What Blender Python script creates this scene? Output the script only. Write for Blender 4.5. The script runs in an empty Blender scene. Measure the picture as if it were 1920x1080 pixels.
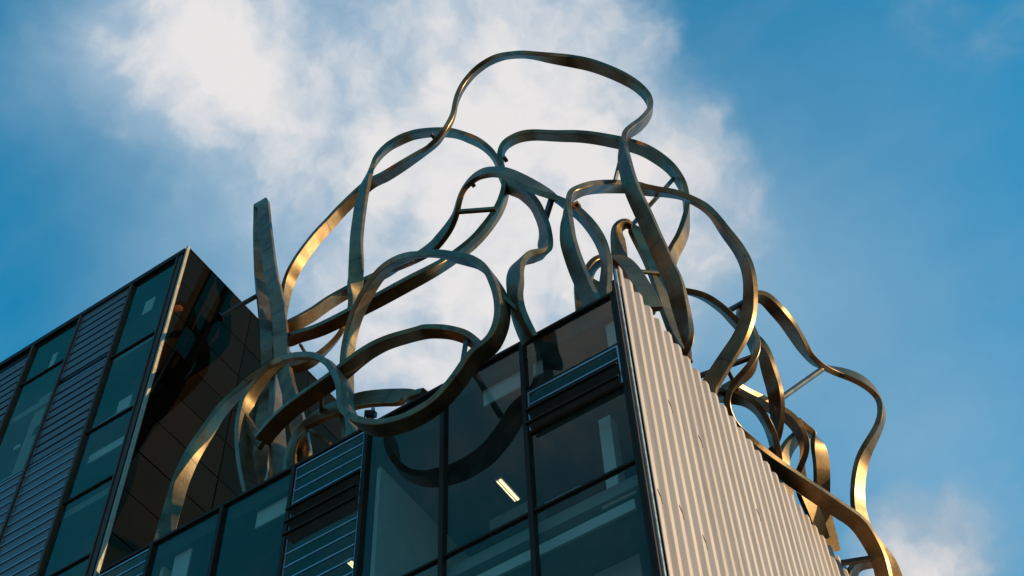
import bpy, bmesh, math, random
from mathutils import Vector, Matrix
R_ = math.radians
random.seed(7)
scn = bpy.context.scene
COL = scn.collection

# ------------------------------------------------------------------ camera
H = 26.0                                   # height of the terrace roof line
CAM = Vector((7.0788, -16.0100, H - 24.3633))
CR = Vector((0.83359541, 0.55148744, -0.03130963))
_w = (-0.01243085, -0.04451871, -0.06032621)
def _basis():
    el, az = R_(53), R_(30)
    f = Vector((-math.sin(az)*math.cos(el), math.cos(az)*math.cos(el), math.sin(el)))
    r = f.cross(Vector((0, 0, 1))).normalized()
    d = f.cross(r)
    W = Vector(_w); t = W.length
    Q = Matrix.Rotation(t, 3, W/t)
    M = Matrix((r, d, f)) @ Q
    return M
CB = _basis()                               # rows: right, down, forward
FPX = 2666.7
cam = bpy.data.cameras.new('camera'); camo = bpy.data.objects.new('camera', cam); COL.objects.link(camo)
cam.sensor_width = 36.0; cam.lens = FPX/1920*36.0
cam.clip_start = 0.1; cam.clip_end = 6000
camo.matrix_world = Matrix.Translation(CAM) @ Matrix((CB[0], -CB[1], -CB[2])).transposed().to_4x4()
scn.camera = camo

def ray(px, py):
    return (CB[0]*((px-960)/FPX) + CB[1]*((py-540)/FPX) + CB[2])
def at(px, py, Y):                          # the point of the site seen at a spot of the photograph, Y metres behind the glass front
    r = ray(px, py); return CAM + r*((Y-CAM.y)/r.y)

# ------------------------------------------------------------------ light
SUN_EL, SUN_DIR = R_(14), Vector((math.cos(R_(24)), math.sin(R_(24)), 0))
to_sun = Vector((SUN_DIR.x*math.cos(SUN_EL), SUN_DIR.y*math.cos(SUN_EL), math.sin(SUN_EL))).normalized()
sun = bpy.data.lights.new('sun', 'SUN'); so = bpy.data.objects.new('sun', sun); COL.objects.link(so)
sun.energy = 5.0; sun.angle = R_(0.5); sun.color = (1.0, 0.77, 0.40)
so.rotation_euler = to_sun.to_track_quat('Z', 'Y').to_euler(); so.location = (30, 0, 60)

world = bpy.data.worlds.new('World'); scn.world = world; world.use_nodes = True
def build_world():
    nt = world.node_tree; N = nt.nodes; L = nt.links; N.clear()
    def n(t, **k):
        o = N.new(t)
        for a, b in k.items(): setattr(o, a, b)
        return o
    def put(sock, v):
        if isinstance(v, (int, float, tuple)): sock.default_value = v
        else: L.new(v, sock)
    def math_(op, a, b=None, c=None, clamp=False):
        m = n('ShaderNodeMath', operation=op, use_clamp=clamp)
        for i, v in enumerate((a, b, c)):
            if v is not None: put(m.inputs[i], v)
        return m.outputs[0]
    def vmath(op, a, b=None):
        m = n('ShaderNodeVectorMath', operation=op); put(m.inputs[0], a)
        if b is not None: put(m.inputs[1], b)
        return m.outputs['Value'] if op == 'DOT_PRODUCT' else m.outputs[0]
    out = n('ShaderNodeOutputWorld'); bg = n('ShaderNodeBackground'); bg.inputs['Strength'].default_value = 0.1
    sky = n('ShaderNodeTexSky'); sky.sky_type = 'NISHITA'; sky.sun_disc = False
    sky.sun_elevation = SUN_EL; sky.sun_rotation = math.atan2(SUN_DIR.x, SUN_DIR.y)
    sky.altitude = 50; sky.air_density = 1.0; sky.dust_density = 0.4; sky.ozone_density = 3.0
    tc = n('ShaderNodeTexCoord'); d0 = tc.outputs['Generated']
    # wind-torn edges: the look-up direction is pushed about by noise
    nz = n('ShaderNodeTexNoise'); nz.inputs['Scale'].default_value = 9; nz.inputs['Detail'].default_value = 5; nz.inputs['Roughness'].default_value = 0.6
    L.new(d0, nz.inputs['Vector'])
    wv = vmath('SUBTRACT', nz.outputs['Color'], (0.5, 0.5, 0.5))
    sc = n('ShaderNodeVectorMath', operation='SCALE'); L.new(wv, sc.inputs[0]); sc.inputs['Scale'].default_value = 0.075
    d = vmath('NORMALIZE', vmath('ADD', d0, sc.outputs[0]))
    f1 = n('ShaderNodeTexNoise'); f1.inputs['Scale'].default_value = 6; f1.inputs['Detail'].default_value = 9; f1.inputs['Roughness'].default_value = 0.58
    L.new(d, f1.inputs['Vector'])
    f2 = n('ShaderNodeTexNoise'); f2.inputs['Scale'].default_value = 2.2; f2.inputs['Detail'].default_value = 2
    L.new(d0, f2.inputs['Vector'])
    # big cloud banks: (px, py, radius px, weight)
    banks = [(960, 330, 230, .34), (870, 560, 200, .36), (800, 700, 150, .34), (1080, 470, 160, .34), (770, 200, 150, .24), (1150, 230, 140, .30),
             (900, 60, 150, .26), (390, 140, 95, .40), (490, 190, 80, .26), (300, 300, 180, .13), (520, 420, 200, .13), (640, 330, 120, .14), (200, 240, 110, .06), (250, 30, 120, .12),
             (1250, 310, 100, .20), (1300, 470, 130, .08), (1340, 640, 150, .03), (300, 220, 130, .12), (480, 70, 100, .14), (230, 150, 110, .12), (330, 80, 80, .14), (200, 60, 90, .08), (1150, 80, 80, .16), (1655, 1040, 75, .50), (1755, 1035, 70, .36), (1620, 130, 110, .09),
             (1480, 430, 190, .04), (1850, 220, 170, .03), (40, 170, 70, .14), (25, 640, 55, .12), (560, 30, 160, .07),
             (60, 420, 190, -.40), (1440, 120, 160, -.34), (765, 430, 45, -.34), (1560, 800, 240, -.26), (1830, 640, 240, -.22), (650, 130, 80, -.10)]
    banks.append((960, 540, 900, .035))
    acc = 0.0
    # banks out of the picture, known from their reflections in the dark wall and in the glass
    for px, py, rad, wgt, mir in ((300, 800, 160, .20, 0), (1080, 620, 150, .34, 1)):
        v = ray(px, py).normalized(); v[mir] = -v[mir]; k = 1.0/(rad/FPX)**2
        e = math_('EXPONENT', math_('MULTIPLY_ADD', vmath('DOT_PRODUCT', d, (v.x, v.y, v.z)), k, -k)); acc = math_('MULTIPLY_ADD', e, wgt, acc)
    for px, py, rad, wgt in banks:
        v = ray(px, py).normalized()
        k = 1.0/(rad/FPX)**2
        dot = vmath('DOT_PRODUCT', d, (v.x, v.y, v.z))
        e = math_('EXPONENT', math_('MULTIPLY_ADD', dot, k, -k))
        acc = math_('MULTIPLY_ADD', e, wgt, acc)
    # beyond the banks the sky goes on with scattered cloud of the same kind
    acc = math_('MULTIPLY_ADD', math_('SUBTRACT', f2.outputs['Fac'], 0.50), 0.46, acc)
    f4 = n('ShaderNodeTexNoise'); f4.inputs['Scale'].default_value = 2.9; f4.inputs['Detail'].default_value = 4; f4.inputs['Roughness'].default_value = .5
    L.new(d, f4.inputs['Vector'])
    dens = math_('MULTIPLY_ADD', math_('SUBTRACT', f1.outputs['Fac'], 0.5), 0.80, math_('MULTIPLY_ADD', math_('SUBTRACT', f4.outputs['Fac'], 0.5), 0.28, acc))
    # the same billows looked up a little towards the sun: where they thicken, the cloud is in its own shade
    d_s = vmath('ADD', d, tuple(c*.022 for c in to_sun))
    f1s = n('ShaderNodeTexNoise'); f1s.inputs['Scale'].default_value = 6; f1s.inputs['Detail'].default_value = 5; f1s.inputs['Roughness'].default_value = 0.58
    L.new(d_s, f1s.inputs['Vector'])
    relief = math_('SUBTRACT', f1.outputs['Fac'], f1s.outputs['Fac'])
    ss = n('ShaderNodeMapRange', interpolation_type='SMOOTHSTEP'); L.new(dens, ss.inputs[0])
    ss.inputs[1].default_value = -0.02; ss.inputs[2].default_value = 0.46
    # faint high cirrus veil
    mp = n('ShaderNodeMapping'); L.new(d0, mp.inputs['Vector']); mp.inputs['Rotation'].default_value = (0.3, 0.2, 0.5); mp.inputs['Scale'].default_value = (2.0, 9.0, 5.0)
    f3 = n('ShaderNodeTexNoise'); f3.inputs['Scale'].default_value = 2.5; f3.inputs['Detail'].default_value = 6; L.new(mp.outputs[0], f3.inputs['Vector'])
    ci = n('ShaderNodeMapRange', interpolation_type='SMOOTHSTEP'); L.new(f3.outputs['Fac'], ci.inputs[0]); ci.inputs[1].default_value = 0.42; ci.inputs[2].default_value = 0.75; ci.inputs[4].default_value = 0.10
    fac = math_('ADD', ss.outputs[0], ci.outputs[0], clamp=True)
    # cloud body: bright where thick and smooth, blue-grey in the hollows
    cr = n('ShaderNodeMapRange', interpolation_type='SMOOTHSTEP'); L.new(math_('MULTIPLY_ADD', relief, 2.6, dens), cr.inputs[0]); cr.inputs[1].default_value = 0.10; cr.inputs[2].default_value = 1.02
    cm = n('ShaderNodeMix', data_type='RGBA'); L.new(cr.outputs[0], cm.inputs['Factor'])
    cm.inputs['A'].default_value = (3.1, 4.6, 6.1, 1); cm.inputs['B'].default_value = (8.1, 7.9, 7.9, 1)
    tint = n('ShaderNodeMix', data_type='RGBA', blend_type='MULTIPLY'); tint.inputs['Factor'].default_value = 1
    L.new(sky.outputs[0], tint.inputs['A'])
    sp = n('ShaderNodeSeparateXYZ'); L.new(d0, sp.inputs[0])
    el = n('ShaderNodeMapRange', interpolation_type='SMOOTHSTEP'); L.new(sp.outputs['Z'], el.inputs[0]); el.inputs[1].default_value = .10; el.inputs[2].default_value = .62
    tm = n('ShaderNodeMix', data_type='RGBA'); L.new(el.outputs[0], tm.inputs['Factor']); tm.inputs['A'].default_value = (.85, .80, .80, 1); tm.inputs['B'].default_value = SKY_TINT
    L.new(tm.outputs['Result'], tint.inputs['B'])
    veil = 0.01
    for px, py, rad, wgt in ((1640, 380, 260, .17), (1560, 760, 300, .10), (430, 330, 180, .36), (560, 470, 180, .28), (980, 420, 300, .20), (1750, 950, 220, .26), (560, 90, 200, .36), (250, 60, 130, .25), (60, 170, 80, .2), (1330, 520, 160, .25)):
        v = ray(px, py).normalized(); k = 1.0/(rad/FPX)**2
        e = math_('EXPONENT', math_('MULTIPLY_ADD', vmath('DOT_PRODUCT', d, (v.x, v.y, v.z)), k, -k)); veil = math_('MULTIPLY_ADD', e, wgt, veil)
    veil = math_('MULTIPLY', veil, math_('MULTIPLY_ADD', f1.outputs['Fac'], 1.3, .35), clamp=True)
    vm = n('ShaderNodeMix', data_type='RGBA'); L.new(veil, vm.inputs['Factor']); L.new(tint.outputs['Result'], vm.inputs['A']); vm.inputs['B'].default_value = (3.7, 5.5, 6.9, 1)
    # low sun warms the clouds on its own side of the sky
    wr = n('ShaderNodeMapRange', interpolation_type='SMOOTHSTEP'); L.new(vmath('DOT_PRODUCT', d0, tuple(to_sun)), wr.inputs[0]); wr.inputs[1].default_value = .15; wr.inputs[2].default_value = .9
    wm = n('ShaderNodeMix', data_type='RGBA', blend_type='MULTIPLY'); L.new(wr.outputs[0], wm.inputs['Factor']); L.new(cm.outputs['Result'], wm.inputs['A']); wm.inputs['B'].default_value = (1.1, .80, .58, 1)
    mx = n('ShaderNodeMix', data_type='RGBA'); L.new(fac, mx.inputs['Factor']); L.new(vm.outputs['Result'], mx.inputs['A']); L.new(wm.outputs['Result'], mx.inputs['B'])
    L.new(mx.outputs['Result'], bg.inputs['Color']); L.new(bg.outputs[0], out.inputs['Surface'])
SKY_TINT = (.04, 2.55, 2.65, 1)
build_world()
vs = scn.view_settings; vs.view_transform = 'Standard'; vs.look = 'None'; vs.exposure = 0.0; vs.gamma = 1.0; vs.use_curve_mapping = False

# ------------------------------------------------------------------ materials
def mat(name):
    m = bpy.data.materials.new(name); m.use_nodes = True
    nt = m.node_tree; b = nt.nodes['Principled BSDF']
    return m, nt, b
def noise(nt, scale, detail=4, rough=.55, coord='Object', vec=None, mscale=None):
    tn = nt.nodes.new('ShaderNodeTexNoise'); tn.inputs['Scale'].default_value = scale; tn.inputs['Detail'].default_value = detail; tn.inputs['Roughness'].default_value = rough
    if vec is None:
        tc = nt.nodes.new('ShaderNodeTexCoord'); vec = tc.outputs[coord]
    if mscale:
        mp = nt.nodes.new('ShaderNodeMapping'); mp.inputs['Scale'].default_value = mscale; nt.links.new(vec, mp.inputs['Vector']); vec = mp.outputs[0]
    nt.links.new(vec, tn.inputs['Vector']); return tn.outputs['Fac']
def ramp(nt, fac, stops):
    r = nt.nodes.new('ShaderNodeValToRGB'); e = r.color_ramp.elements
    while len(e) < len(stops): e.new(0.5)
    for i, (p, c) in enumerate(stops):
        e[i].position = p; e[i].color = (c if isinstance(c, tuple) else (c, c, c)) + (1,)
    nt.links.new(fac, r.inputs[0]); return r.outputs[0]
def bump(nt, b, h, s, d=.01):
    bn = nt.nodes.new('ShaderNodeBump'); bn.inputs['Strength'].default_value = s; bn.inputs['Distance'].default_value = d
    nt.links.new(h, bn.inputs['Height']); nt.links.new(bn.outputs[0], b.inputs['Normal'])
def simple(name, col, rough, metal=0.0, var=.25, scale=3.0, bmp=.1):
    m, nt, b = mat(name)
    f = noise(nt, scale, 5)
    lo = tuple(c*(1-var) for c in col); hi = tuple(min(1, c*(1+var)) for c in col)
    nt.links.new(ramp(nt, f, [(.3, lo), (.7, hi)]), b.inputs['Base Color'])
    nt.links.new(ramp(nt, f, [(.3, max(.02, rough-.07)), (.7, min(1, rough+.07))]), b.inputs['Roughness'])
    b.inputs['Metallic'].default_value = metal
    if bmp: bump(nt, b, noise(nt, scale*8, 3), bmp, .004)
    return m

def steel_material():
    m, nt, b = mat('weathered_steel'); L = nt.links; N = nt.nodes
    uv = N.new('ShaderNodeUVMap'); sp = N.new('ShaderNodeSeparateXYZ'); L.new(uv.outputs[0], sp.inputs[0])
    def M(op, a, b_=None):
        q = N.new('ShaderNodeMath'); q.operation = op
        for i, v in enumerate((a, b_)):
            if v is None: continue
            if isinstance(v, (int, float)): q.inputs[i].default_value = v
            else: L.new(v, q.inputs[i])
        return q.outputs[0]
    u = M('DIVIDE', sp.outputs['X'], 3.1)
    seg = M('FLOOR', u); fr = M('FRACT', u)
    wn = N.new('ShaderNodeTexWhiteNoise'); wn.noise_dimensions = '1D'; L.new(seg, wn.inputs['W'])
    seam = M('LESS_THAN', M('ABSOLUTE', M('SUBTRACT', fr, .5)), .007)          # weld line
    heat = M('MULTIPLY', M('POWER', M('SUBTRACT', 1, M('MULTIPLY', M('ABSOLUTE', M('SUBTRACT', fr, .5)), 2)), 14), noise(nt, 6, 4))
    blot = noise(nt, 1.6, 6, .6); fine = noise(nt, 14, 5, .65)
    streak = noise(nt, 3, 4, .6, vec=uv.outputs[0], mscale=(.35, 14, 1))
    base = ramp(nt, blot, [(.25, (.14, .086, .045)), (.5, (.265, .165, .082)), (.75, (.39, .25, .13))])
    mx = N.new('ShaderNodeMix'); mx.data_type = 'RGBA'; mx.blend_type = 'MULTIPLY'; mx.inputs['Factor'].default_value = 1
    L.new(base, mx.inputs['A']); L.new(ramp(nt, wn.outputs['Value'], [(0, .72), (1, 1.1)]), mx.inputs['B'])
    mx2 = N.new('ShaderNodeMix'); mx2.data_type = 'RGBA'; L.new(M('MULTIPLY', heat, .9), mx2.inputs['Factor']); L.new(mx.outputs['Result'], mx2.inputs['A']); mx2.inputs['B'].default_value = (.10, .085, .065, 1)
    mx3 = N.new('ShaderNodeMix'); mx3.data_type = 'RGBA'; L.new(M('MULTIPLY', M('MULTIPLY', seam, .55), M('GREATER_THAN', wn.outputs['Value'], .35)), mx3.inputs['Factor']); L.new(mx2.outputs['Result'], mx3.inputs['A']); mx3.inputs['B'].default_value = (.06, .055, .045, 1)
    mx4 = N.new('ShaderNodeMix'); mx4.data_type = 'RGBA'; mx4.blend_type = 'MULTIPLY'; mx4.inputs['Factor'].default_value = 1
    L.new(mx3.outputs['Result'], mx4.inputs['A']); L.new(ramp(nt, streak, [(.3, .72), (.65, 1.08)]), mx4.inputs['B'])
    L.new(mx4.outputs['Result'], b.inputs['Base Color'])
    b.inputs['Metallic'].default_value = STEEL_METAL
    L.new(ramp(nt, fine, [(.3, .33), (.7, .47)]), b.inputs['Roughness'])
    bump(nt, b, fine, .12, .006)
    return m
STEEL_METAL = .8
M_STEEL = steel_material()
M_STRUT = simple('dark_painted_steel', (.09, .085, .08), .45, .6)
M_FRAME = simple('dark_anodised_frame', (.042, .024, .014), .6, .0, .2, 4)
M_BRONZE = simple('bronze_anodised_fin', (.10, .058, .032), .5, .0, .2, 4)
M_ALU = simple('brushed_aluminium', (.42, .45, .47), .38, .7, .12, 6)
M_TRIM = simple('pale_metal_trim', (.40, .31, .21), .45, .4, .15, 5)
M_SLAT = simple('grey_louvre_blade', (.15, .15, .145), .4, 0.0, .12, 2, 0)
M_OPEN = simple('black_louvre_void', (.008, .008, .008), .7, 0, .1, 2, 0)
M_DECK = simple('roof_membrane', (.022, .022, .021), .85, 0, .25, 2)
M_WHITE = simple('white_plaster', (.74, .76, .74), .7, 0, .04, 1)
M_CEIL = simple('grey_ceiling', (.30, .32, .31), .8, 0, .08, 1)
M_DARKIN = simple('dark_interior', (.10, .11, .105), .8, 0, .1, 1)
M_WOOD = simple('brown_cabinet', (.16, .11, .07), .6, 0, .2, 3)
M_LAMP_BODY = simple('black_lamp_housing', (.03, .03, .03), .5, .2)

for _m in (M_FRAME, M_BRONZE): _m.node_tree.nodes['Principled BSDF'].inputs['Specular IOR Level'].default_value = .18
def corrugated_material():
    m, nt, b = mat('corrugated_aluminium')
    f = noise(nt, 1.6, 8, .65, mscale=(1, 3, .12)); g = noise(nt, 30, 3, .7)
    nt.links.new(ramp(nt, f, [(.28, (.36, .275, .235)), (.5, (.49, .385, .34)), (.72, (.56, .45, .405))]), b.inputs['Base Color'])
    b.inputs['Metallic'].default_value = .35
    nt.links.new(ramp(nt, g, [(.3, .42), (.7, .6)]), b.inputs['Roughness'])
    bump(nt, b, g, .25, .004)
    return m
M_CORR = corrugated_material()
def dark_panel_material():
    m = bpy.data.materials.new('black_gloss_panel'); m.use_nodes = True
    nt = m.node_tree; N = nt.nodes; L = nt.links; N.clear()
    out = N.new('ShaderNodeOutputMaterial'); df = N.new('ShaderNodeBsdfDiffuse'); gl = N.new('ShaderNodeBsdfGlossy'); mx = N.new('ShaderNodeMixShader')
    oi = N.new('ShaderNodeObjectInfo')
    L.new(ramp(nt, oi.outputs['Random'], [(0, (.0032, .0020, .0013)), (1, (.0064, .0040, .0026))]), df.inputs['Color'])
    gl.inputs['Color'].default_value = (1.0, .44, .28, 1)
    L.new(ramp(nt, noise(nt, 1.3, 5), [(.3, .02), (.75, .055)]), gl.inputs['Roughness'])
    bn = N.new('ShaderNodeBump'); bn.inputs['Strength'].default_value = .035; bn.inputs['Distance'].default_value = .02
    L.new(noise(nt, .55, 1), bn.inputs['Height']); L.new(bn.outputs[0], gl.inputs['Normal'])
    fr = N.new('ShaderNodeFresnel'); fr.inputs['IOR'].default_value = 1.24
    L.new(fr.outputs[0], mx.inputs[0]); L.new(df.outputs[0], mx.inputs[1]); L.new(gl.outputs[0], mx.inputs[2]); L.new(mx.outputs[0], out.inputs['Surface'])
    return m
M_PANEL = dark_panel_material()
def glass_material():
    m = bpy.data.materials.new('teal_tinted_glass'); m.use_nodes = True
    nt = m.node_tree; N = nt.nodes; L = nt.links; N.clear()
    out = N.new('ShaderNodeOutputMaterial'); tr = N.new('ShaderNodeBsdfTransparent'); gl = N.new('ShaderNodeBsdfGlossy')
    tr.inputs['Color'].default_value = (.84, .90, .86, 1)
    gl.inputs['Roughness'].default_value = .012; gl.inputs['Color'].default_value = (1.0, .80, .60, 1)
    lw = N.new('ShaderNodeFresnel'); lw.inputs['IOR'].default_value = 1.56
    tc = N.new('ShaderNodeTexCoord'); oi = N.new('ShaderNodeObjectInfo')
    nz = N.new('ShaderNodeTexNoise'); nz.inputs['Scale'].default_value = .55; nz.inputs['Detail'].default_value = 1; L.new(tc.outputs['Object'], nz.inputs['Vector'])
    bn = N.new('ShaderNodeBump'); bn.inputs['Strength'].default_value = .03; bn.inputs['Distance'].default_value = .02; L.new(nz.outputs['Fac'], bn.inputs['Height']); L.new(bn.outputs[0], gl.inputs['Normal'])
    dirt = N.new('ShaderNodeBsdfDiffuse'); dirt.inputs['Color'].default_value = (.30, .33, .31, 1)
    nz2 = N.new('ShaderNodeTexNoise'); nz2.inputs['Scale'].default_value = 2.5; nz2.inputs['Detail'].default_value = 8; nz2.inputs['Roughness'].default_value = .7; L.new(tc.outputs['Object'], nz2.inputs['Vector'])
    mr = N.new('ShaderNodeMapRange'); L.new(nz2.outputs['Fac'], mr.inputs[0]); mr.inputs[1].default_value = .45; mr.inputs[2].default_value = .85; mr.inputs[3].default_value = .045; mr.inputs[4].default_value = .15
    geo = N.new('ShaderNodeNewGeometry'); fm = N.new('ShaderNodeMath'); fm.operation = 'MULTIPLY'; fi = N.new('ShaderNodeMath'); fi.operation = 'SUBTRACT'; fi.inputs[0].default_value = 1
    L.new(geo.outputs['Backfacing'], fi.inputs[1]); L.new(lw.outputs[0], fm.inputs[0]); L.new(fi.outputs[0], fm.inputs[1])   # only the outer skin mirrors
    dm = N.new('ShaderNodeMath'); dm.operation = 'MULTIPLY'; L.new(mr.outputs[0], dm.inputs[0]); L.new(fi.outputs[0], dm.inputs[1])
    m1 = N.new('ShaderNodeMixShader'); L.new(fm.outputs[0], m1.inputs[0]); L.new(tr.outputs[0], m1.inputs[1]); L.new(gl.outputs[0], m1.inputs[2])
    m2 = N.new('ShaderNodeMixShader'); L.new(dm.outputs[0], m2.inputs[0]); L.new(m1.outputs[0], m2.inputs[1]); L.new(dirt.outputs[0], m2.inputs[2])
    L.new(m2.outputs[0], out.inputs['Surface']); return m
M_GLASS = glass_material()
def lit(name, col, s):
    m, nt, b = mat(name); b.inputs['Base Color'].default_value = col + (1,); b.inputs['Emission Color'].default_value = col + (1,); b.inputs['Emission Strength'].default_value = s; return m
M_TUBE = lit('lit_fluorescent_tube', (1.0, .80, .45), 2.6)

# ------------------------------------------------------------------ helpers
def link(name, me, parent=None):
    o = bpy.data.objects.new(name, me); COL.objects.link(o)
    if parent: o.parent = parent
    return o
def mesh_obj(name, bm, m, parent=None, smooth=False):
    bmesh.ops.recalc_face_normals(bm, faces=bm.faces)
    me = bpy.data.meshes.new(name); bm.to_mesh(me); bm.free()
    for mm in (m if isinstance(m, (list, tuple)) else [m]): me.materials.append(mm)
    if smooth: me.polygons.foreach_set('use_smooth', [True]*len(me.polygons))
    return link(name, me, parent)
def add_box(bm, x0, x1, y0, y1, z0, z1, mi=0):
    v = [bm.verts.new((x, y, z)) for x in (x0, x1) for y in (y0, y1) for z in (z0, z1)]
    for q in ((0,1,3,2),(4,6,7,5),(0,4,5,1),(2,3,7,6),(0,2,6,4),(1,5,7,3)):
        f = bm.faces.new([v[i] for i in q]); f.material_index = mi
_cache = {}
def box(name, m, x0, x1, y0, y1, z0, z1, parent=None, bev=0.0):
    """a box part; alike pieces share one mesh"""
    key = (name, m.name, round(x1-x0, 4), round(y1-y0, 4), round(z1-z0, 4), bev)
    if key not in _cache:
        bm = bmesh.new(); dx, dy, dz = (x1-x0)/2, (y1-y0)/2, (z1-z0)/2
        add_box(bm, -dx, dx, -dy, dy, -dz, dz)
        if bev: bmesh.ops.bevel(bm, geom=bm.edges[:], offset=bev, segments=1, affect='EDGES')
        bmesh.ops.recalc_face_normals(bm, faces=bm.faces)
        me = bpy.data.meshes.new(name); bm.to_mesh(me); bm.free(); me.materials.append(m); _cache[key] = me
    o = link(name, _cache[key], parent); o.location = ((x0+x1)/2, (y0+y1)/2, (z0+z1)/2)
    return o
def tube_bm(p, q, r, seg=10, square=False):
    bm = bmesh.new(); p, q = Vector(p), Vector(q); d = (q-p).normalized()
    a = d.cross(Vector((0, 0, 1)))
    if a.length < .05: a = d.cross(Vector((1, 0, 0)))
    a.normalize(); b = d.cross(a)
    n = 4 if square else seg
    rings = []
    for c in (p, q):
        rings.append([bm.verts.new(c + (a*math.cos(2*math.pi*(i+.5*square)/n) + b*math.sin(2*math.pi*(i+.5*square)/n))*r) for i in range(n)])
    for i in range(n): bm.faces.new((rings[0][i], rings[0][(i+1) % n], rings[1][(i+1) % n], rings[1][i]))
    bm.faces.new(rings[0][::-1]); bm.faces.new(rings[1])
    return bm
def thing(name, label, cat, loc=(0, 0, 0), group=None):
    o = bpy.data.objects.new(name, None); COL.objects.link(o); o.location = loc
    o['label'] = label; o['category'] = cat
    if group: o['group'] = group
    return o
def tag(o, label, cat, group=None):
    o['label'] = label; o['category'] = cat
    if group: o['group'] = group
    return o

# ------------------------------------------------------------------ ground
bm = bmesh.new(); s = 2500
bm.faces.new([bm.verts.new((x, y, 0)) for x, y in ((-s, -s), (s, -s), (s, s), (-s, s))])
g = mesh_obj('ground', bm, simple('paving', (.055, .054, .052), .9, 0, .25, .8)); g['kind'] = 'structure'

# ------------------------------------------------------------------ building
B = thing('building', 'dark glass building with louvres and corrugated metal side wall, tall block on its left', 'building', (0, 0, 0))
XE = [0.0, -2.33, -4.37, -6.43, -8.5, -10.6, -12.75, -14.52]     # bay lines of the lower front
DEPTH = 15.0
def pane(x0, x1, z0, z1): return box('glass_pane', M_GLASS, x0, x1, .0, .014, z0, z1, B)
def transom(x0, x1, z, h=.055): return box('transom', M_FRAME, x0, x1, -.05, .06, z-h/2, z+h/2, B)
def mullion(x, z0, z1, w=.10, d=.09, m=M_FRAME): return box('mullion', m, x-w/2, x+w/2, -d, .06, z0, z1, B)
def slat(parent, m, x0, x1, z0, z1, tilt, y=.0):
    """one louvre blade with its own thickness, turned about its long axis"""
    h = z1-z0; o = box('louvre_slat', m, x0, x1, y-.012, y+.012, z0, z1, parent); o.rotation_euler.x = tilt; return o
def louvre(x0, x1, ztop, n, pitch, m=M_SLAT, openset=(), tilt=.10, bars=True, light=True):
    p = bpy.data.objects.new('louvre_window', None); COL.objects.link(p); p.parent = B
    zb = ztop-n*pitch; fw = .035
    box('frame_side', M_ALU, x0, x0+fw, -.05, .03, zb, ztop, p); box('frame_side', M_ALU, x1-fw, x1, -.05, .03, zb, ztop, p)
    box('frame_rail', M_ALU, x0+fw, x1-fw, -.05, .03, ztop-.045, ztop, p)
    for k in range(n):
        z1 = ztop-.045-k*pitch; z0 = z1-pitch+.02
        if k in openset:
            o = box('louvre_slat', M_SLAT, x0+fw+.005, x1-fw-.005, -.19, .19, z0+.02, z0+.032, p); o.rotation_euler.x = -.35
            box('slat_edge', M_FRAME, x0+.01, x1-.01, -.23, -.17, z0+.055, z0+.10, p)
        else:
            slat(p, m, x0+fw+.004, x1-fw-.004, z0+.02, z1-.004, tilt)
            if bars: box('slat_edge', M_ALU if light else M_FRAME, x0+fw+.002, x1-fw-.002, -.055, -.02, z0-.005, z0+.03, p)
    return p

# lower front: seven bays, panes and louvres storey by storey
low = [H-5.21, H-8.65, H-12.1, H-15.5, H-19.0, H-22.4, .3]
for i in range(7):
    x1, x0 = XE[i]-.05-(.03 if i == 0 else 0), XE[i+1]+.05
    if i == 0:
        pane(x0, x1, H-1.74, H-.10); transom(x0, x1, H-1.76, .05)
        louvre(x0+.02, x1-.02, H-1.80, 3, .395, M_GLASS, (1, 2))
        transom(x0, x1, H-3.03, .07); pane(x0, x1, low[0]+.03, H-3.07)
        top = low[0]
    elif i in (3, 6):
        louvre(x0+.01, x1-.01, H-.16, 19, .385, M_GLASS, (3, 4, 5))
        top = H-7.55
    else:
        pane(x0, x1, low[0]+.03, H-.10); top = low[0]
    zz = [top] + [z for z in low if z < top-.5]
    for a, b_ in zip(zz[:-1], zz[1:]):
        transom(x0, x1, a); pane(x0, x1, b_+.03, a-.03)
for i, x in enumerate(XE[1:-1]): mullion(x, .3, H-.06, .10)
box('corner_post', M_FRAME, -.10, -.02, -.06, .06, .3, H-.08, B); box('corner_post', M_FRAME, .0, .065, -.10, .05, .3, H+.30, B)
for a, b_ in zip(XE[:-1], XE[1:]):
    box('roof_edge', M_FRAME, max(b_, XE[-1]+.10)+.004, a-.004, -.07-random.uniform(0, .006), .25, H-.10, H-random.uniform(0, .005), B, .012)
box('plinth', M_FRAME, -30, .1, -.12, .3, 0, .3, B)

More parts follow.
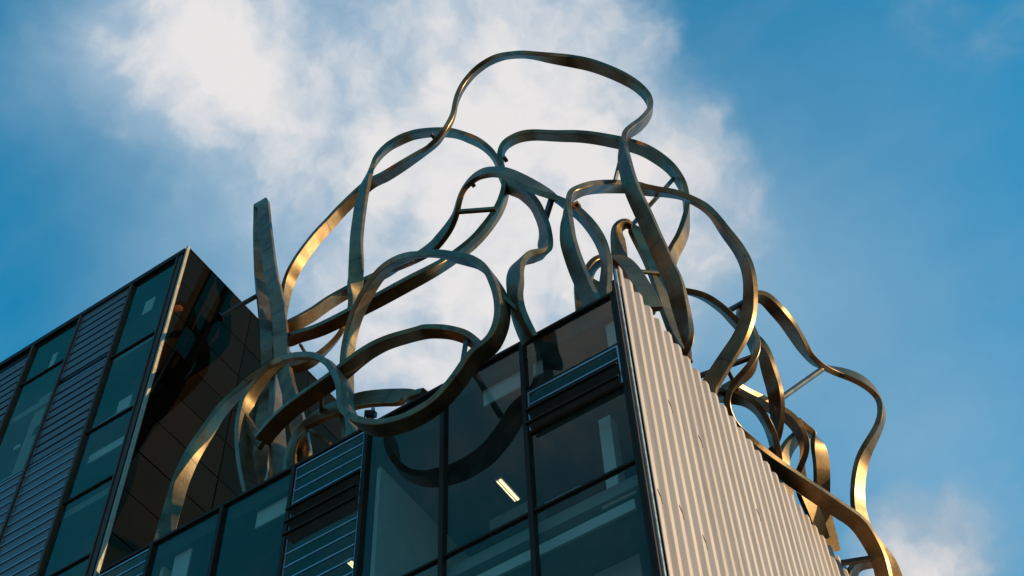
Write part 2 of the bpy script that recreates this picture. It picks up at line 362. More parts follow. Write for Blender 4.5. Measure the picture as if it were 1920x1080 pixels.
# tall block on the left
BX, BT = -14.52, H+14.18
cols = [(-14.94, -16.80, 'g', [10.06, 6.60, 3.75, .9, -2.5, -6.0]), (-16.90, -19.02, 'l', None), (-19.12, -21.15, 'h', [11.80, 6.56]), (-21.27, -23.35, 'k', None), (-23.45, -25.5, 'g', [11.8, 8.2, 4.7]), (-25.6, -27.6, 'g', [10.0, 6.6, 3.7])]
for xr, xl, kind, zs in cols:
    if kind == 'g':
        edges = [13.92] + zs
        for a, b_ in zip(edges[:-1], edges[1:]):
            pane(xl, xr, H+b_+.03, H+a-.03); transom(xl, xr, H+b_)
        pane(xl, xr, .3, H+edges[-1]-.03)
    elif kind == 'l':
        louvre(xl+.01, xr-.01, H+13.95, 8, .425, M_SLAT, (), .12, True, False)
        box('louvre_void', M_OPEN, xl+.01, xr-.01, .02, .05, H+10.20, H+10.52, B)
        louvre(xl+.01, xr-.01, H+10.20, 9, .395, M_SLAT, (), .12, True, False)
        transom(xl, xr, H+6.60); louvre(xl+.01, xr-.01, H+6.56, 24, .395, M_SLAT, (), .06, True, True)
        pane(xl, xr, .3, H-3.0)
    elif kind == 'h':
        pane(xl, xr, H+11.83, H+13.92); transom(xl, xr, H+11.80); pane(xl, xr, H+6.60, H+11.77); transom(xl, xr, H+6.56)
        louvre(xl+.01, xr-.01, H+6.52, 24, .395, M_SLAT, (), .06, True, True); pane(xl, xr, .3, H-3.05)
    else:
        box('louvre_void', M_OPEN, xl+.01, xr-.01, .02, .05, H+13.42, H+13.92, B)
        louvre(xl+.01, xr-.01, H+13.40, 24, .395, M_SLAT, (), .12, True, False); pane(xl, xr, .3, H+3.85)
for x in (-16.85, -19.07, -21.21, -23.40, -25.55, -27.65): mullion(x, .3, BT-.24, .10, .11, M_BRONZE)
mullion(-14.90, .3, BT-.24, .06, .10, M_BRONZE)
for a, b_ in ((BX-.10, -16.85), (-16.85, -19.07), (-19.07, -21.21), (-21.21, -23.40), (-23.40, -25.55), (-25.55, -30)):
    box('roof_edge', M_FRAME, b_+.004, a-.004, -.11, .35, BT-.24, BT-random.uniform(0, .006), B, .012)
box('corner_trim', M_BRONZE, BX-.33, BX-.16, -.07, .06, .3, BT-.02, B)
box('corner_trim', M_FRAME, BX-.16, BX-.03, -.045, .06, .3, BT-.02, B)
box('corner_trim', M_TRIM, BX-.03, BX+.04, -.12, -.01, .3, BT+.02, B, .01)
box('block_core', M_DARKIN, -30, BX-.08, .9, 14.9, .3, BT-.3, B)
box('block_roof', M_DECK, -30, BX-.06, .30, 15, BT-.3, BT-.03, B)
# glossy dark panels on the block's side, each a plate of its own
box('panel_backing', M_FRAME, BX-.07, BX-.045, .0, 15, H-3, BT-.05, B)
zs = [BT-.03]; z = H+13.95-1.6
while z > H-2: zs.append(z); z -= 1.56
ys = [.03, 3.10, 6.20, 9.30, 12.40, 14.98]
for a, b_ in zip(zs[:-1], zs[1:]):
    for c, d_ in zip(ys[:-1], ys[1:]):
        o = box('cladding_panel', M_PANEL, BX-.045, BX, c+.02, d_-.02, b_+.02, a-.02, B)
        o.rotation_euler = (0, random.uniform(-.005, .005), random.uniform(-.004, .004))
box('panel_capping', M_FRAME, BX-.06, BX+.02, .0, 15, BT-.028, BT+.012, B)
box('panel_edge', M_FRAME, BX-.045, BX+.012, -.005, .028, H-.1, BT-.03, B)

# corrugated side wall
PITCH = .43; CX0, CX1 = .078, .163; CZ = H+.93
prof = []
y = .055
k = 0
while y < 15.2:
    # crest, falling flank, valley, rising flank; the flanks are rounded
    for t, xx in ((0, CX1-.010), (.012, CX1-.002), (.026, CX1), (.135, CX1), (.15, CX1-.003), (.163, CX1-.014), (.195, CX0+.014), (.208, CX0+.003), (.223, CX0), (.325, CX0), (.338, CX0+.002), (.35, CX0+.010)):
        prof.append((y+t, xx))
    y += PITCH; k += 1
bm = bmesh.new()
zl = [.0, 6, 12, 16, 19, H-4.9, H-1.9, CZ]
rows = []
for zi in zl: rows.append([bm.verts.new((x, yy, zi if zi != CZ else CZ + random.uniform(-.012, .012)*0)) for yy, x in prof])
for a, b_ in zip(rows[:-1], rows[1:]):
    for i in range(len(prof)-1): bm.faces.new((a[i], a[i+1], b_[i+1], b_[i]))
ext = bmesh.ops.extrude_face_region(bm, geom=bm.faces[:])
for e in ext['geom']:
    if isinstance(e, bmesh.types.BMVert): e.co.x -= .012
cw = mesh_obj('corrugated_cladding', bm, M_CORR, B)
cw['label'] = 'pale corrugated metal side wall lit by the sun'
box('wall_backing', M_DECK, -.12, .045, .30, 15.2, .0, H+.55, B)
box('corner_flashing', M_ALU, .068, .11, -.02, .05, .3, H+.78, B)
# little hooked cladding ties
def tie(yy, zz):
    bm = bmesh.new(); pts = [Vector((CX1+.004, yy-.10, zz+.16)), Vector((CX1+.012, yy-.02, zz+.03)), Vector((CX1-.03, yy+.10, zz-.02)), Vector((CX0+.04, yy+.17, zz+.05))]
    prev = None
    for i, p in enumerate(pts):
        ring = [bm.verts.new(p + Vector((math.cos(a)*.006, math.sin(a)*.005, math.sin(a)*.010+math.cos(a)*.006))) for a in (0, 1.57, 3.14, 4.71)]
        if prev:
            for j in range(4): bm.faces.new((prev[j], prev[(j+1) % 4], ring[(j+1) % 4], ring[j]))
        prev = ring
    return bm
def on_side(px, py, X):
    r = ray(px, py); return CAM + r*((X-CAM.x)/r.x)
for px, py in ((1256, 762), (1313, 828), (1232, 926), (1281, 966), (1424, 969), (1321, 1017), (1500, 1120)):
    p = on_side(px, py, CX1); k = math.floor((p.y-.055)/PITCH); yy = .055+k*PITCH+.16
    mesh_obj('cladding_tie', tie(yy, p.z), M_FRAME, B)

# roof terrace, floors and rooms behind the glass
box('roof_deck', M_DECK, BX-.02, -.13, .26, 15.2, H-.55, H-.30, B)
box('roof_deck', M_DECK, BX, -.005, .10, .26, H-.55, H-.11, B)
for z in (H-5.35, H-8.75, H-12.2, H-15.6, H-19.1, H-22.5):
    box('floor_slab', M_CEIL, -29.9, -.13, .16, 14.8, z-.28, z, B)
for z in (H-.60, H+3.65, H+7.1, H+10.4): 
    if z > H: box('floor_slab', M_CEIL, -29.9, BX-.1, .16, .9, z-.28, z, B)
box('rear_wall', M_DARKIN, -29.9, .05, 14.85, 15.2, 0, H+.5, B)
box('room_wall', M_DARKIN, BX, -.13, 6.4, 6.55, H-8.75, H-.55, B)
box('partition', M_WHITE, -6.36, -6.26, .30, 5.6, H-5.33, H-1.18, B)
box('partition', M_WHITE, -12.68, -12.58, .30, 6.3, H-5.33, H-.6, B)
box('ceiling_panel', M_WHITE, -3.52, -2.50, .24, .28, H-1.08, H-.14, B)
box('ceiling_panel', M_WHITE, -2.25, -2.02, .24, .28, H-1.0, H-.2, B)
box('ceiling_panel', M_WHITE, -.44, -.17, .24, .28, H-1.35, H-.45, B)
box('ceiling_panel', M_WHITE, -9.74, -8.70, .24, .28, H-1.08, H-.14, B)
box('ceiling_panel', M_WHITE, -12.2, -11.7, .24, .28, H-1.6, H-.5, B)
box('ceiling_panel', M_WHITE, -1.02, -.30, .24, .28, H-5.68, H-5.28, B)
box('bulkhead', M_WHITE, -7.5, -.36, .24, .30, H-6.06, H-5.81, B)
box('column', M_WHITE, -.98, -.72, .45, .75, H-5.3, H-3.05, B)
box('column', M_WHITE, -1.9, -.95, 1.4, 1.7, H-8.7, H-5.9, B)
box('column', M_WHITE, -9.6, -9.1, 1.2, 1.5, H-5.3, H-2.6, B)
box('sill_rail', M_WHITE, -4.2, -2.44, .24, .29, H-4.89, H-4.86, B)
box('sill_rail', M_WHITE, -2.2, -1.4, .24, .29, H-4.85, H-4.82, B)
for x0, x1, z0, z1 in ((-16.3, -15.9, 12.2, 12.9), (-16.1, -15.6, 7.15, 7.8), (-16.7, -15.2, 5.5, 5.85), (-20.4, -20.2, 12.4, 13.2), (-20.6, -20.35, 8.6, 8.75), (-19.9, -19.5, 8.75, 9.2), (-20.2, -19.6, 6.7, 10.8)):
    box('ceiling_panel', M_WHITE if z1-z0 < 3 else M_CEIL, x0, x1, .24, .28, H+z0, H+z1, B)

# lit ceiling lamps and a cabinet in the rooms
def lamp(loc, ln, label):
    t = thing('ceiling_lamp', label, 'ceiling lamp', loc, 'lit tube lamps seen through the glass')
    box('lamp_tray', M_CEIL, -.09, .09, 0, ln, .0, .05, t)
    box('lamp_tube', M_TUBE, .0, .055, .02, ln-.02, -.03, -.002, t); box('lamp_tube', M_TUBE, -.06, -.045, .02, ln-.02, -.02, -.002, t)
    return t
lamp((-4.22, 1.83, H-1.5), .76, 'long lit tube lamp glowing behind the glass below the front ring')
lamp((-8.36, 1.90, H-1.5), .34, 'small lit lamp glowing between the slats of the louvre window')
cb = box('cabinet', M_WOOD, -3.55, -2.5, .40, .8, H-4.84, H-4.35); tag(cb, 'brown cabinet standing inside behind the glass under the lit tube lamp', 'cabinet')

# ------------------------------------------------------------------ sculpture
S = thing('sculpture', 'roof sculpture of looping twisted weathered steel bands', 'sculpture', (0, 0, 0))
BW, BTH = .445, .155
def cr(p0, p1, p2, p3, t):
    return .5*((2*p1) + (p2-p0)*t + (2*p0-5*p1+4*p2-p3)*t*t + (3*p1-p0-3*p2+p3)*t**3)
def band(pts, label=None, width=BW, thick=BTH, feet=''):
    """pts: (px, py, roll in degrees or None, depth behind the glass or None); roll 0 turns the broad face to the viewpoint,
    positive shows the right-hand narrow edge"""
    n = len(pts)
    def fill(idx):
        known = [(i, p[idx]) for i, p in enumerate(pts) if p[idx] is not None]; out = []
        for i in range(n):
            a = [k for k in known if k[0] <= i]; b = [k for k in known if k[0] >= i]
            if not a: out.append(b[0][1])
            elif not b: out.append(a[-1][1])
            elif a[-1][0] == b[0][0]: out.append(a[-1][1])
            else:
                # interpolate along the drawn length
                def ln(i0, i1): return sum(math.hypot(pts[j+1][0]-pts[j][0], pts[j+1][1]-pts[j][1]) for j in range(i0, i1))
                i0, i1 = a[-1][0], b[0][0]; t = ln(i0, i)/max(1e-6, ln(i0, i1)); t = t*t*(3-2*t)*.5+t*.5
                out.append(a[-1][1]*(1-t)+b[0][1]*t)
        return out
    Y = fill(3)
    P = [at(p[0], p[1], yy) for p, yy in zip(pts, Y)]
    T = [(P[min(i+1, n-1)]-P[max(i-1, 0)]).normalized() for i in range(n)]
    W = []
    for i in range(n):
        if pts[i][2] is None: W.append(None); continue
        V = (CAM-P[i]).normalized(); X = T[i].cross(V)
        # right-hand side of travel as seen: T x V
        Nn = X.normalized(); V2 = Nn.cross(T[i])
        a = R_(pts[i][2]); w = Nn*math.cos(a) + V2*math.sin(a)*(1 if V2.dot(V) > 0 else -1)
        W.append(w.normalized())
    ki = [i for i in range(n) if W[i] is not None]
    for a, b in zip(ki[:-1], ki[1:]):
        if W[a].dot(W[b]) < 0: W[b] = -W[b]
        for j in range(a+1, b): W[j] = (W[a]*(b-j)+W[b]*(j-a)).normalized()
    for j in range(0, ki[0]): W[j] = W[ki[0]]
    for j in range(ki[-1]+1, n): W[j] = W[ki[-1]]
    # dense sampling
    C, F = [], []
    for i in range(n-1):
        p0, p3 = P[max(0, i-1)], P[min(n-1, i+2)]
        m = max(3, int((P[i+1]-P[i]).length/.07))
        for j in range(m):
            t = j/m
            C.append(cr(p0, P[i], P[i+1], p3, t)); F.append(W[i].lerp(W[i+1], t))
    C.append(P[-1]); F.append(W[-1])
    # ends that stand on the terrace run down to the deck
    def drop(p): return [p + (Vector((p.x, p.y, H-.30))-p)*k for k in (.34, .67, 1.0)] if BX+.2 < p.x < -.2 and .2 < p.y < 15 and p.z > H-.28 else []
    if 's' in feet:
        q = drop(C[0]); C = q[::-1] + C; F = [F[0]]*len(q) + F
    if 'e' in feet:
        q = drop(C[-1]); C = C + q; F = F + [F[-1]]*len(q)
    # a little smoothing takes out the wobble of hand placed points
    for _ in range(6):
        C = [C[0]] + [C[i]*.5+(C[i-1]+C[i+1])*.25 for i in range(1, len(C)-1)] + [C[-1]]
        F = [F[0]] + [F[i]*.5+(F[i-1]+F[i+1])*.25 for i in range(1, len(F)-1)] + [F[-1]]
    bm = bmesh.new(); uvl = bm.loops.layers.uv.new('UVMap'); u = [0.0]
    for i in range(1, len(C)): u.append(u[-1]+(C[i]-C[i-1]).length)
    c = .014; hw, ht = width/2, thick/2
    sec = [(-hw+c, -ht), (hw-c, -ht), (hw, -ht+c), (hw, ht-c), (hw-c, ht), (-hw+c, ht), (-hw, ht-c), (-hw, -ht+c)]
    vper = [0, width, width, width+thick, width+thick, 2*width+thick, 2*width+thick, 2*width+2*thick]
    rings = []; off = random.uniform(0, 40)
    for i in range(len(C)):
        t = (C[min(i+1, len(C)-1)]-C[max(i-1, 0)]).normalized()
        w = (F[i]-t*F[i].dot(t)).normalized(); d = t.cross(w)
        rings.append([bm.verts.new(C[i]+w*a+d*b) for a, b in sec])
    for i in range(len(C)-1):
        for j in range(8):
            k = (j+1) % 8
            f = bm.faces.new((rings[i][j], rings[i][k], rings[i+1][k], rings[i+1][j]))
            vals = [(u[i]+off, vper[j]), (u[i]+off, vper[k] if k else 2*width+2*thick+.02), (u[i+1]+off, vper[k] if k else 2*width+2*thick+.02), (u[i+1]+off, vper[j])]
            for lp, uvv in zip(f.loops, vals): lp[uvl].uv = uvv
            f.smooth = True
    bm.faces.new(rings[0][::-1]); bm.faces.new(rings[-1])
    for i in range(len(rings)-1):
        for j in range(8):
            e = bm.edges.get((rings[i][j], rings[i+1][j]))
            if e: e.smooth = False
    o = mesh_obj('steel_band', bm, M_STEEL, S)
    if label: o['label'] = label
    return o, C

# --- the great top loop: left arc, crown, right-hand strap
band([(529,606,-70,2.95),(530,580,-60,2.9),(541,530,-42,None),(559,493,-34,2.62),(591,449,-33,2.8),(622,415,-36,2.98),(642,393,-39,3.05),(690,348,-42,3.0),(722,331,-45,None),(755.6,310,-52,None),(789,288,-68,None),(811,273,-75,None),(829,253,-79,2.0),(846,225,-80,None),(852,204,-80,None),(857,184,-79,None),(869,160,-75,None),(889,136,-73,None),(911,119,-72,None),(938,107,-72,None),(967,103,-74,None),(989,103,-72,2.0),(1009,105.5,-70,None),(1033,109,-58,None),(1071,114.5,-42,None),(1111,123,-42,3.1),(1155.6,140,-46,None),(1189,158,-57,None),(1209,175.5,-66,None),(1219,193,-82,4.3),(1216.7,213,-102,None),(1200,233,-120,None),(1182,245.6,-118,None),(1170,258,-104,2.7),(1167,273,-80,None),(1169,293,-56,None),(1172.5,310,-45,None),(1180,340,-36,2.2),(1193,373,-32,None),(1209,406.7,-26,2.5),(1223,440,-25,None),(1238,473,-24,None),(1250,500,-23,None),(1265,533,-20,3.1),(1277,578,-35,None),(1285.6,611,-50,None),(1291,634,-66,3.5),(1292,655,-90,None),(1284,674,-115,3.75)], 'tallest loop of the sculpture, arching over the top')
# --- left ribbon: up from the roof edge, behind the small loop, up the left side and over to the hooked drop
band([(306,1012,0,.35),(310.5,998.5,0,.4),(325,945.6,-10,None),(339,901,-25,None),(361.5,852,-35,None),(390,807,-45,.8),(418.5,766,-55,None),(453,731,-68,None),(475.6,709,-72,1.2),(510,692,-74,None),(545,690,-62,None),(571,684,-58,1.7),(595,671,-70,None),(609,658,-82,None),(631,635,-88,1.9),(645,612,90,None),(655,586,-84,None),(660,567,-70,1.9),(664,545,-40,None),(667,520,0,None),(668,493,28,None),(668,464,42,1.6),(669.5,437,43,None),(673,409,45,None),(678,375.6,48,None),(685.6,344,64,1.9),(693,324,86,2.0),(702,304,106,None),(718,284,114,None),(738,269,120,None),(767,255.6,121,2.8),(800,249,120,None),(844,249,119,2.8),(873,257,117,None),(900,269,113,None),(920,285.6,106,None),(931,302,102,3.0),(940,324,112,None),(951,347,124,None),(973,358,128,None),(995.6,375.6,124,None),(1009,395.6,118,1.2),(1016.7,415.6,112,None),(1021,433,118,None),(1022,451,132,.6),(1024,467,108,None),(1017,477,88,None),(1000,481,62,.1),(985,484,75,None),(973,494,105,None),(966,513,128,-.4),(966.5,540,134,None),(968,564,118,-.6),(972,586.7,120,None),(980,609,128,None),(989,629,131,-.50),(994,638,131,-.42)], 'band rising from the left roof edge to a hooked drop beside the front ring', feet='s')
# --- middle arch
band([(520,634,-40,2.35),(538,615,-38,2.15),(553,608,-36,2.2),(587,589,-36,2.5),(609,573,-40,2.7),(642,553,-46,3.05),(680,533,-50,3.15),(720,513,-62,3.0),(742,502,-85,None),(755.6,495.6,-102,None),(789,478,-115,None),(813,462,-121,1.8),(829,444,-118,None),(844,424,-110,None),(854,404,-99,None),(859,384,-91,None),(867,360,-92,1.2),(880,342,-102,None),(898,328,-110,None),(920,323,-114,None),(944,324,-118,.9),(973,335.6,-123,None),(1000,350,-124,None),(1022,362,-112,1.0),(1044,375,-84,None),(1063,386,-70,1.2),(1082,398,-65,None),(1100,415.6,-65,None),(1115.6,435.6,-65,1.3),(1129,460,-68,None),(1135.6,484,-72,None),(1137,507,-70,None),(1134,540,-64,None),(1130,568,-60,1.3)], feet='e')
# --- great strap behind: from the left turn under the middle arch, over the back and down to the gold end
band([(529,606,-75,2.95),(527,622,-70,2.75),(533,634,-58,2.45),(541,637,-46,2.2),(553,633,-45,2.0),(598,619,-45,1.7),(642,598,-44,1.5),(680,578,-43,None),(711,562,-42,1.3),(744,544,-42,None),(778,525.5,-44,None),(800,514,-52,1.2),(822,502,-57,None),(845,487,-58,None),(867,471,-58,None),(889,453,-57,2.0),(907,433,-57,None),(924,411,-60,None),(938,387,-65,None),(947,358,-74,2.3),(946,332,-80,None),(940,307,-82,2.2),(939,293,-78,2.2),(943,278,-72,None),(953,267,-66,None),(973,257,-60,None),(1000,253,-58,None),(1044,255,-57,2.9),(1089,256,-52,None),(1133,262,-50,None),(1189,274.5,-48,3.6),(1222,289,-48,None),(1253,311,-57,None),(1271,333,-63,4.2),(1283,356,-74,None),(1287.5,382,-80,None),(1288,404,-96,4.4),(1283,431,-118,None),(1273,455.6,-125,None),(1262,475,-128,4.2),(1250,510,-133,None),(1235,543,-138,3.8),(1216,578,-140,3.6)])
# --- right-hand loop
band([(1120,586,45,.32),(1111,569,44,.35),(1093,529,42,None),(1079,495.6,41,None),(1068,462,42,.6),(1064,442,47,None),(1062,411,66,None),(1063,393,88,.8),(1067,373,102,None),(1078,362,112,None),(1093,355.6,118,1.2),(1111,351.6,122,None),(1133,350,125,None),(1155.6,350,126,2.6),(1185,351,124,None),(1209,355.6,119,3.2),(1242,360,106,None),(1275.6,366,102,3.4),(1309,381,102,None),(1331,396.7,104,3.8),(1351,422,112,None),(1364,440,115,None),(1380,460,117,None),(1393,482,119,None),(1402,504,122,4.6),(1406.5,529,124,None),(1407,551,126,None),(1405.6,575.6,127,5.0),(1400,604,130,None),(1386.7,635.6,134,None),(1371,660,138,None),(1351,691,143,None),(1333,720,148,5.0),(1320,740,150,5.0)], 'large loop on the right with a gold lit rim', feet='se')
# --- front ring with its small side loop
band([(476,930,-40,.5),(471,917,-40,.5),(462,878,-40,None),(457,844,-42,None),(455,811,-42,None),(458,778,-43,.5),(465.6,749,-46,None),(479,727,-52,None),(498,702,-60,None),(515.6,684,-70,.3),(535.6,673,-78,None),(558,668,-82,None),(580,668,-85,0),(604,674,-89,None),(624,691,-93,-.5),(637,710,-108,None),(645.6,730,-122,-.85),(647,753,-124,None),(651,771,-116,None),(664,787,-92,-.9),(684,798,-66,None),(706.7,803,-52,None),(733,800,-48,-.87),(766.7,790,-48,None),(800,772,-50,None),(826.7,752,-50,-.87),(860,713,-47,None),(889,671,-45,None),(920,649,None,None),(933,627,-52,None),(940,605,-54,-.85),(942,584,-57,None),(939.6,562,-63,None),(933,540,-71,None),(921,518,-87,None),(909,504,-98,None),(889,491,-105,-.7),(867,486,-109,None),(844,481,-107,None),(822,477,-99,None),(800,477,-93,-.4),(778,478,-98,None),(755.6,484,-105,None),(733,495.6,-111,0),(715.6,511,-117,None),(700,531,-124,.3),(686.7,553,-128,None),(673,580,-129,.6),(662,609,-127,None),(656,635.6,-127,.9),(652,660,-127,None),(650,690,-128,1.0),(650,740,-130,1.0),(653,785,-134,None),(658,824,-136,1.0)], 'front ring with a small side loop, overhanging the glass', feet='se')
# --- low arch inside the ring, running on as the straight strap at the left
band([(905,660,72,.8),(898,651,70,.9),(880,635.6,64,None),(858,627,61,None),(833,622,58,None),(800,621.5,57,.75),(789,624,57,None),(755.6,633,56,None),(724,643,54,.3),(693,659,48,None),(667,678,42,None),(651,691,38,.05),(620,716,32,None),(586.7,739,30,.12),(553,763,30,.3),(520,792,28,None),(491,826,26,.6)], 'low arch inside the front ring ending in a straight strap')
# --- low band behind the ring
band([(552,900,142,.6),(547,878,138,.6),(548,852,122,None),(555,824,100,None),(567,803,80,None),(586.7,788,62,None),(609,775.6,54,.7),(631,766.7,50,None),(667,753,46,None),(693,748,44,None),(724,745.6,43,.5),(752,745,43,None),(768,744,60,None),(780,744,105,None),(792,743,122,None),(803,742,128,.3)], feet='s')
# --- upright hairpin on the left
band([(492,850,20,1.2),(495,789,24,None),(498,771,25,1.5),(502,738,32,None),(503.5,700,45,None),(503,668,40,2.0),(502,640,15,None),(500,616,-10,None),(497,582,-20,2.35),(492,540,-20,None),(488.5,500,-5,None),(487,449,14,2.5),(486.5,410,33,2.5),(487,388,None,2.42),(490,379,None,2.22),(494,384,None,2.0),(495.5,398,-29,1.95),(498,427,-29,None),(503,471,-28,1.9),(509,515.6,-27,None),(516.7,549,-24,None),(522,582,-20,1.8),(526.7,627,-20,None),(528,660,-22,1.6),(533,693,-30,None),(541,727,-40,1.3),(550,762,-35,None),(563,815,-30,1.0),(570,860,-30,.9)], 'upright hairpin band beside the dark wall', feet='se')
band([(516,560,50,2.2),(522,620,60,2.1),(522,668,74,1.9),(518,705,66,None),(517,740,58,1.5),(518,780,45,None),(521,840,34,1.1),(523,905,30,.9)], feet='e')
# --- arches by the top of the corrugated wall
band([(1096,533,-60,1.6),(1104,513,-62,1.6),(1113,498,-66,None),(1124,489,-74,1.8),(1147,483,88,1.95),(1160,487,62,None),(1172,495,48,None),(1187,513,38,1.85),(1200,533,36,None),(1213,556,34,1.8),(1224,580,32,1.9)], 'tan arch leaning on the top of the corrugated wall', feet='se')
band([(1170,540,-45,2.3),(1164,505,-45,None),(1161.5,478,-45,2.4),(1159.5,455.6,-46,None),(1159,436,-52,None),(1164,424,-68,2.6),(1177,420,-86,None),(1188,428,62,2.9),(1197,443,46,None),(1210,467,42,3.3),(1222,492,42,None),(1236,530,44,None),(1250,575,46,3.6),(1262,610,50,None),(1274,645,56,None),(1284,674,62,3.75)], feet='se')
band([(1088,522,46,2.4),(1102,533,46,2.4),(1122,544,46,2.5),(1148,550,46,2.7),(1180,548,46,2.9)], feet='se')
# --- far right: thin arc sweeping down into the broad dark band
band([(1268,543,-88,4.4),(1291,547,-86,4.6),(1311,552,-82,None),(1329,560.5,-79,None),(1344,571.5,-77,5.2),(1360,584,-76,None),(1375.6,601,-73,None),(1397,622,-68,5.95),(1414,636,-64,None),(1430,655,-58,6.2),(1437,675.6,-50,None),(1443,698,-45,None),(1450,720,-44,None),(1455,742,-46,6.8),(1457,770,-52,None),(1457,795.6,-62,7.6),(1456,815,-76,None),(1452,833,-88,8.1),(1442,850,-100,None),(1430,862,-110,8.4)])
# --- far right: long band over the wall, S bend up and the outermost loop
band([(1663,1120,40,11.7),(1659,1090,40,11.5),(1652,1058,38,None),(1643,1035,34,11.1),(1628,1008,30,None),(1606.7,979,29,10.5),(1573,955.6,29,None),(1540,933,30,9.2),(1506.7,911,32,None),(1473,887,36,8.2),(1440,862,46,None),(1412,836,58,7.2),(1392,814,74,None),(1377,795,84,6.5),(1367.5,778,88,6.2),(1363.5,763,88,None),(1363,748,88,None),(1366,735,84,5.9),(1374,724,-84,None),(1388,712,-68,None),(1403,698,-66,5.8),(1413,682,-78,None),(1418,664,82,None),(1415,645,60,5.75),(1406,625,50,None),(1397,605,50,None),(1392.5,585,56,5.75),(1395,567,78,None),(1405,557,-80,5.95),(1420,554,-66,None),(1435,559,-55,None),(1451,576,-46,6.5),(1473,601,-46,None),(1493,631,-50,None),(1506.7,654,-64,None),(1518,669,-75,8.6),(1533,683,-80,None),(1555.6,694,-96,None),(1582,700,-112,9.7),(1604,708,-115,None),(1626.7,722,-108,None),(1642,739,-98,None),(1650,756,-92,10.6),(1653.5,772,-100,None),(1652,786,-103,None),(1646,804,-106,None),(1635.6,824,-114,10.7),(1624,845,-121,None),(1615.6,867,-129,None),(1610,893,-128,10.8),(1608,915.6,-128,None),(1608,938,-129,None),(1611,960,-130,11.0),(1618,985,-132,None),(1630,1010,-134,11.3),(1650,1035,-138,None),(1668,1060,-142,12.0),(1680,1095,-145,12.3)], 'long band crossing the corrugated wall top and swinging out to the far right')
band([(1320,742,-45,5.5),(1343,741,-50,5.8),(1363,742,-50,6.3),(1385.6,746,-55,None),(1408,756,-68,None),(1425.6,773,-74,None),(1439,796,-75,7.2),(1448,818,-74,7.7),(1454,840,-73,None),(1457,860,-72,8.3),(1458,880,-70,8.5)], feet='e')
band([(1362,722,-55,6.4),(1375,727,-55,6.6),(1396.7,738,-58,7.0),(1425.6,751,-60,None),(1443,762,-60,7.8),(1474,779,-56,8.2),(1492,796,-57,None),(1503,815.6,-64,None),(1509.5,836,-72,8.9),(1508,853,-80,None),(1502,870,90,9.2),(1499,886,70,None),(1502,908,52,9.7),(1511,932,46,None),(1524,960,44,10.3),(1533,984,42,None),(1541,1012,40,10.8)], feet='e')
band([(1488,786,-70,8.8),(1500,796,-72,9.1),(1514,807,-74,None),(1526,816,-80,9.6),(1532,830,60,None),(1537,849,38,None),(1540.5,871,36,9.95),(1541,893,36,None),(1541,915.6,36,None),(1541.5,949,36,10.6),(1546,975,36,None),(1553,1000,38,11.0),(1561,1035,40,11.3)], feet='e')
band([(1464,888,-50,9.2),(1468,864,-50,9.1),(1473,848,-52,None),(1483,832,-54,9.3),(1497,819,-58,None),(1512,812,-70,9.6),(1527,814,-85,9.7)], feet='s')
band([(1590,1092,-55,11.5),(1602,1068,-58,11.6),(1618,1056,-66,11.8),(1642,1056,-75,12.0)], feet='s')

# --- struts and brackets that hold the bands
def strut(a, b, r=.075, square=False, m=M_STRUT, flange=None):
    p, q = at(*a), at(*b)
    return mesh_obj('strut', tube_bm(p, q, r, 12, square), m, S)
def wall_strut():
    p = at(490, 550, 2.4); q = at(413, 594, 2.4)
    # ends on the dark wall
    r = ray(413, 594); q = CAM + r*((BX-CAM.x)/r.x)
    o = mesh_obj('strut', tube_bm(p, q, .08, 14), M_STRUT, S)
    f = mesh_obj('flange', tube_bm(q, q+(p-q).normalized()*.05, .15, 16), M_STRUT, o); return o
wall_strut()
strut((862, 397, 1.25), (930, 392, 1.35), .075, True, M_STEEL)
strut((1034, 374, 1.05), (1021, 415, 1.05), .085, True)
strut((874, 638, .85), (865, 697, -.75), .07, True)
strut((1166, 288, 2.5), (1153, 340, 2.6), .06, True)
strut((1263, 335, 4.1), (1180, 428, 2.8), .07, True)
strut((1140, 505, 2.2), (1237, 512, 3.4), .06)
strut((1312, 705, 5.2), (1412, 669, 5.9), .075)
strut((1357, 678, 5.4), (1386, 738, 6.4), .065, True, M_STEEL)
strut((1457, 752, 6.9), (1542, 692, 9.0), .08)
strut((1362, 585, 5.5), (1396, 566, 5.8), .075)
strut((1570, 1057, 11.0), (1640, 1046, 11.2), .08, True)
band([(492,834,25,.61),(474,809,25,.58),(454,781,25,.52)], width=.30, thick=.12)
strut((603, 735, .2), (602, 775, .68), .06, True, M_STEEL)
strut((938, 553, -.80), (975, 586, -.60), .065, True, M_STEEL)
strut((574, 802, .95), (620, 832, 1.05), .06, True, M_STEEL)
strut((563, 646, 1.9), (576, 668, 1.6), .05, True, M_STEEL)
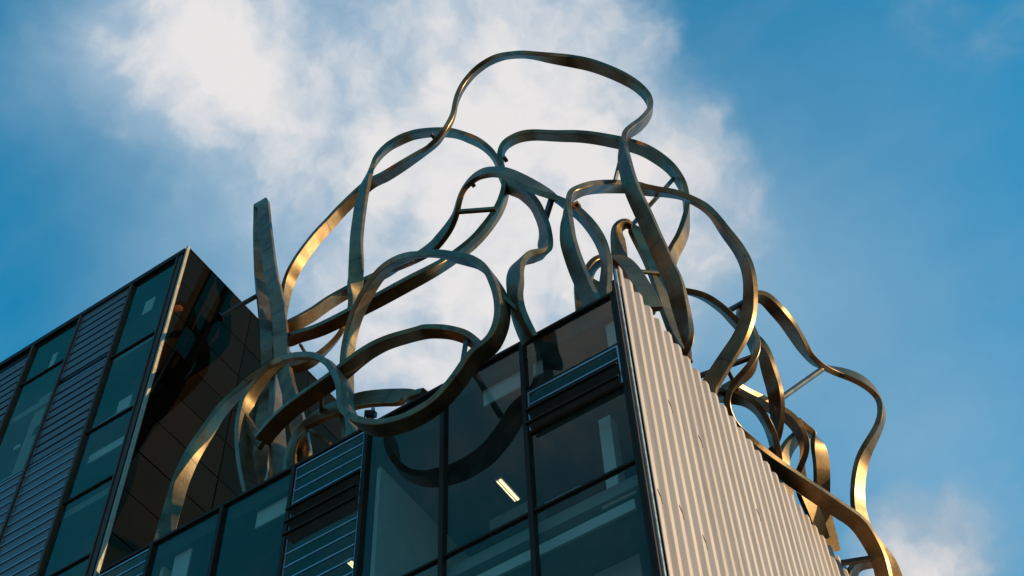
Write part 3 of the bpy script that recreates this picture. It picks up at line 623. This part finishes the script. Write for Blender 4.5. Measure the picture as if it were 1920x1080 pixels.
for (px, py, Y) in ((811, 255, 2.3), (947, 298, 1.7), (1083, 384, 1.05), (886, 345, 1.15)):
    p = at(px, py, Y); o = box('bracket', M_STEEL, p.x-.05, p.x+.05, p.y-.09, p.y+.09, p.z-.05, p.z+.05, S)
# stencilled mark on the hairpin
tx = bpy.data.curves.new('mark', 'FONT'); tx.body = '*175'; tx.size = .20; tx.extrude = .0015; tx.align_x = 'CENTER'; tx.align_y = 'CENTER'
to = bpy.data.objects.new('mark', tx); COL.objects.link(to)
bpy.context.view_layer.update()
me = bpy.data.meshes.new_from_object(to.evaluated_get(bpy.context.evaluated_depsgraph_get())); bpy.data.objects.remove(to)
me.materials.clear(); me.materials.append(M_LAMP_BODY)
mo = link('stencil_mark', me, S)
def place_mark():
    p0, p1 = at(497.5, 420, 1.9), at(508, 510, 1.9); c = at(503, 471, 1.9)
    t = (p1-p0).normalized(); V = (CAM-c).normalized(); Nn = t.cross(V).normalized(); V2 = Nn.cross(t)
    if V2.dot(V) < 0: V2 = -V2
    a = R_(-28); w = Nn*math.cos(a)+V2*math.sin(a); d = t.cross(w).normalized()
    if d.dot(V) < 0: d = -d
    xax = w if w.dot(CB[0]) > 0 else -w; yax = d.cross(xax)
    mo.matrix_world = Matrix.Translation(c+d*(BTH/2+.006)) @ Matrix((xax, yax, d)).transposed().to_4x4() @ Matrix.Diagonal((.72, .72, 1, 1))
place_mark()

# ------------------------------------------------------------------ floodlight on the roof edge
fp = at(694, 786, .35)
FL = thing('floodlight', 'small black floodlight on the roof edge seen through the front ring', 'floodlight', fp)
bm = bmesh.new(); add_box(bm, -.13, .13, -.10, .10, .05, .20); bmesh.ops.bevel(bm, geom=bm.edges[:], offset=.02, segments=1, affect='EDGES'); mesh_obj('lamp_head', bm, M_LAMP_BODY, FL).rotation_euler = (.5, .2, .4)
mesh_obj('bracket', tube_bm((-.17, 0, -.28), (-.17, 0, .22), .018, 8), M_LAMP_BODY, FL)
mesh_obj('post', tube_bm((.02, .05, -.5), (.02, .05, .42), .045, 10), M_ALU, FL)
mesh_obj('lens', tube_bm((0, -.12, .10), (0, -.105, .11), .035, 10), M_WHITE, FL)
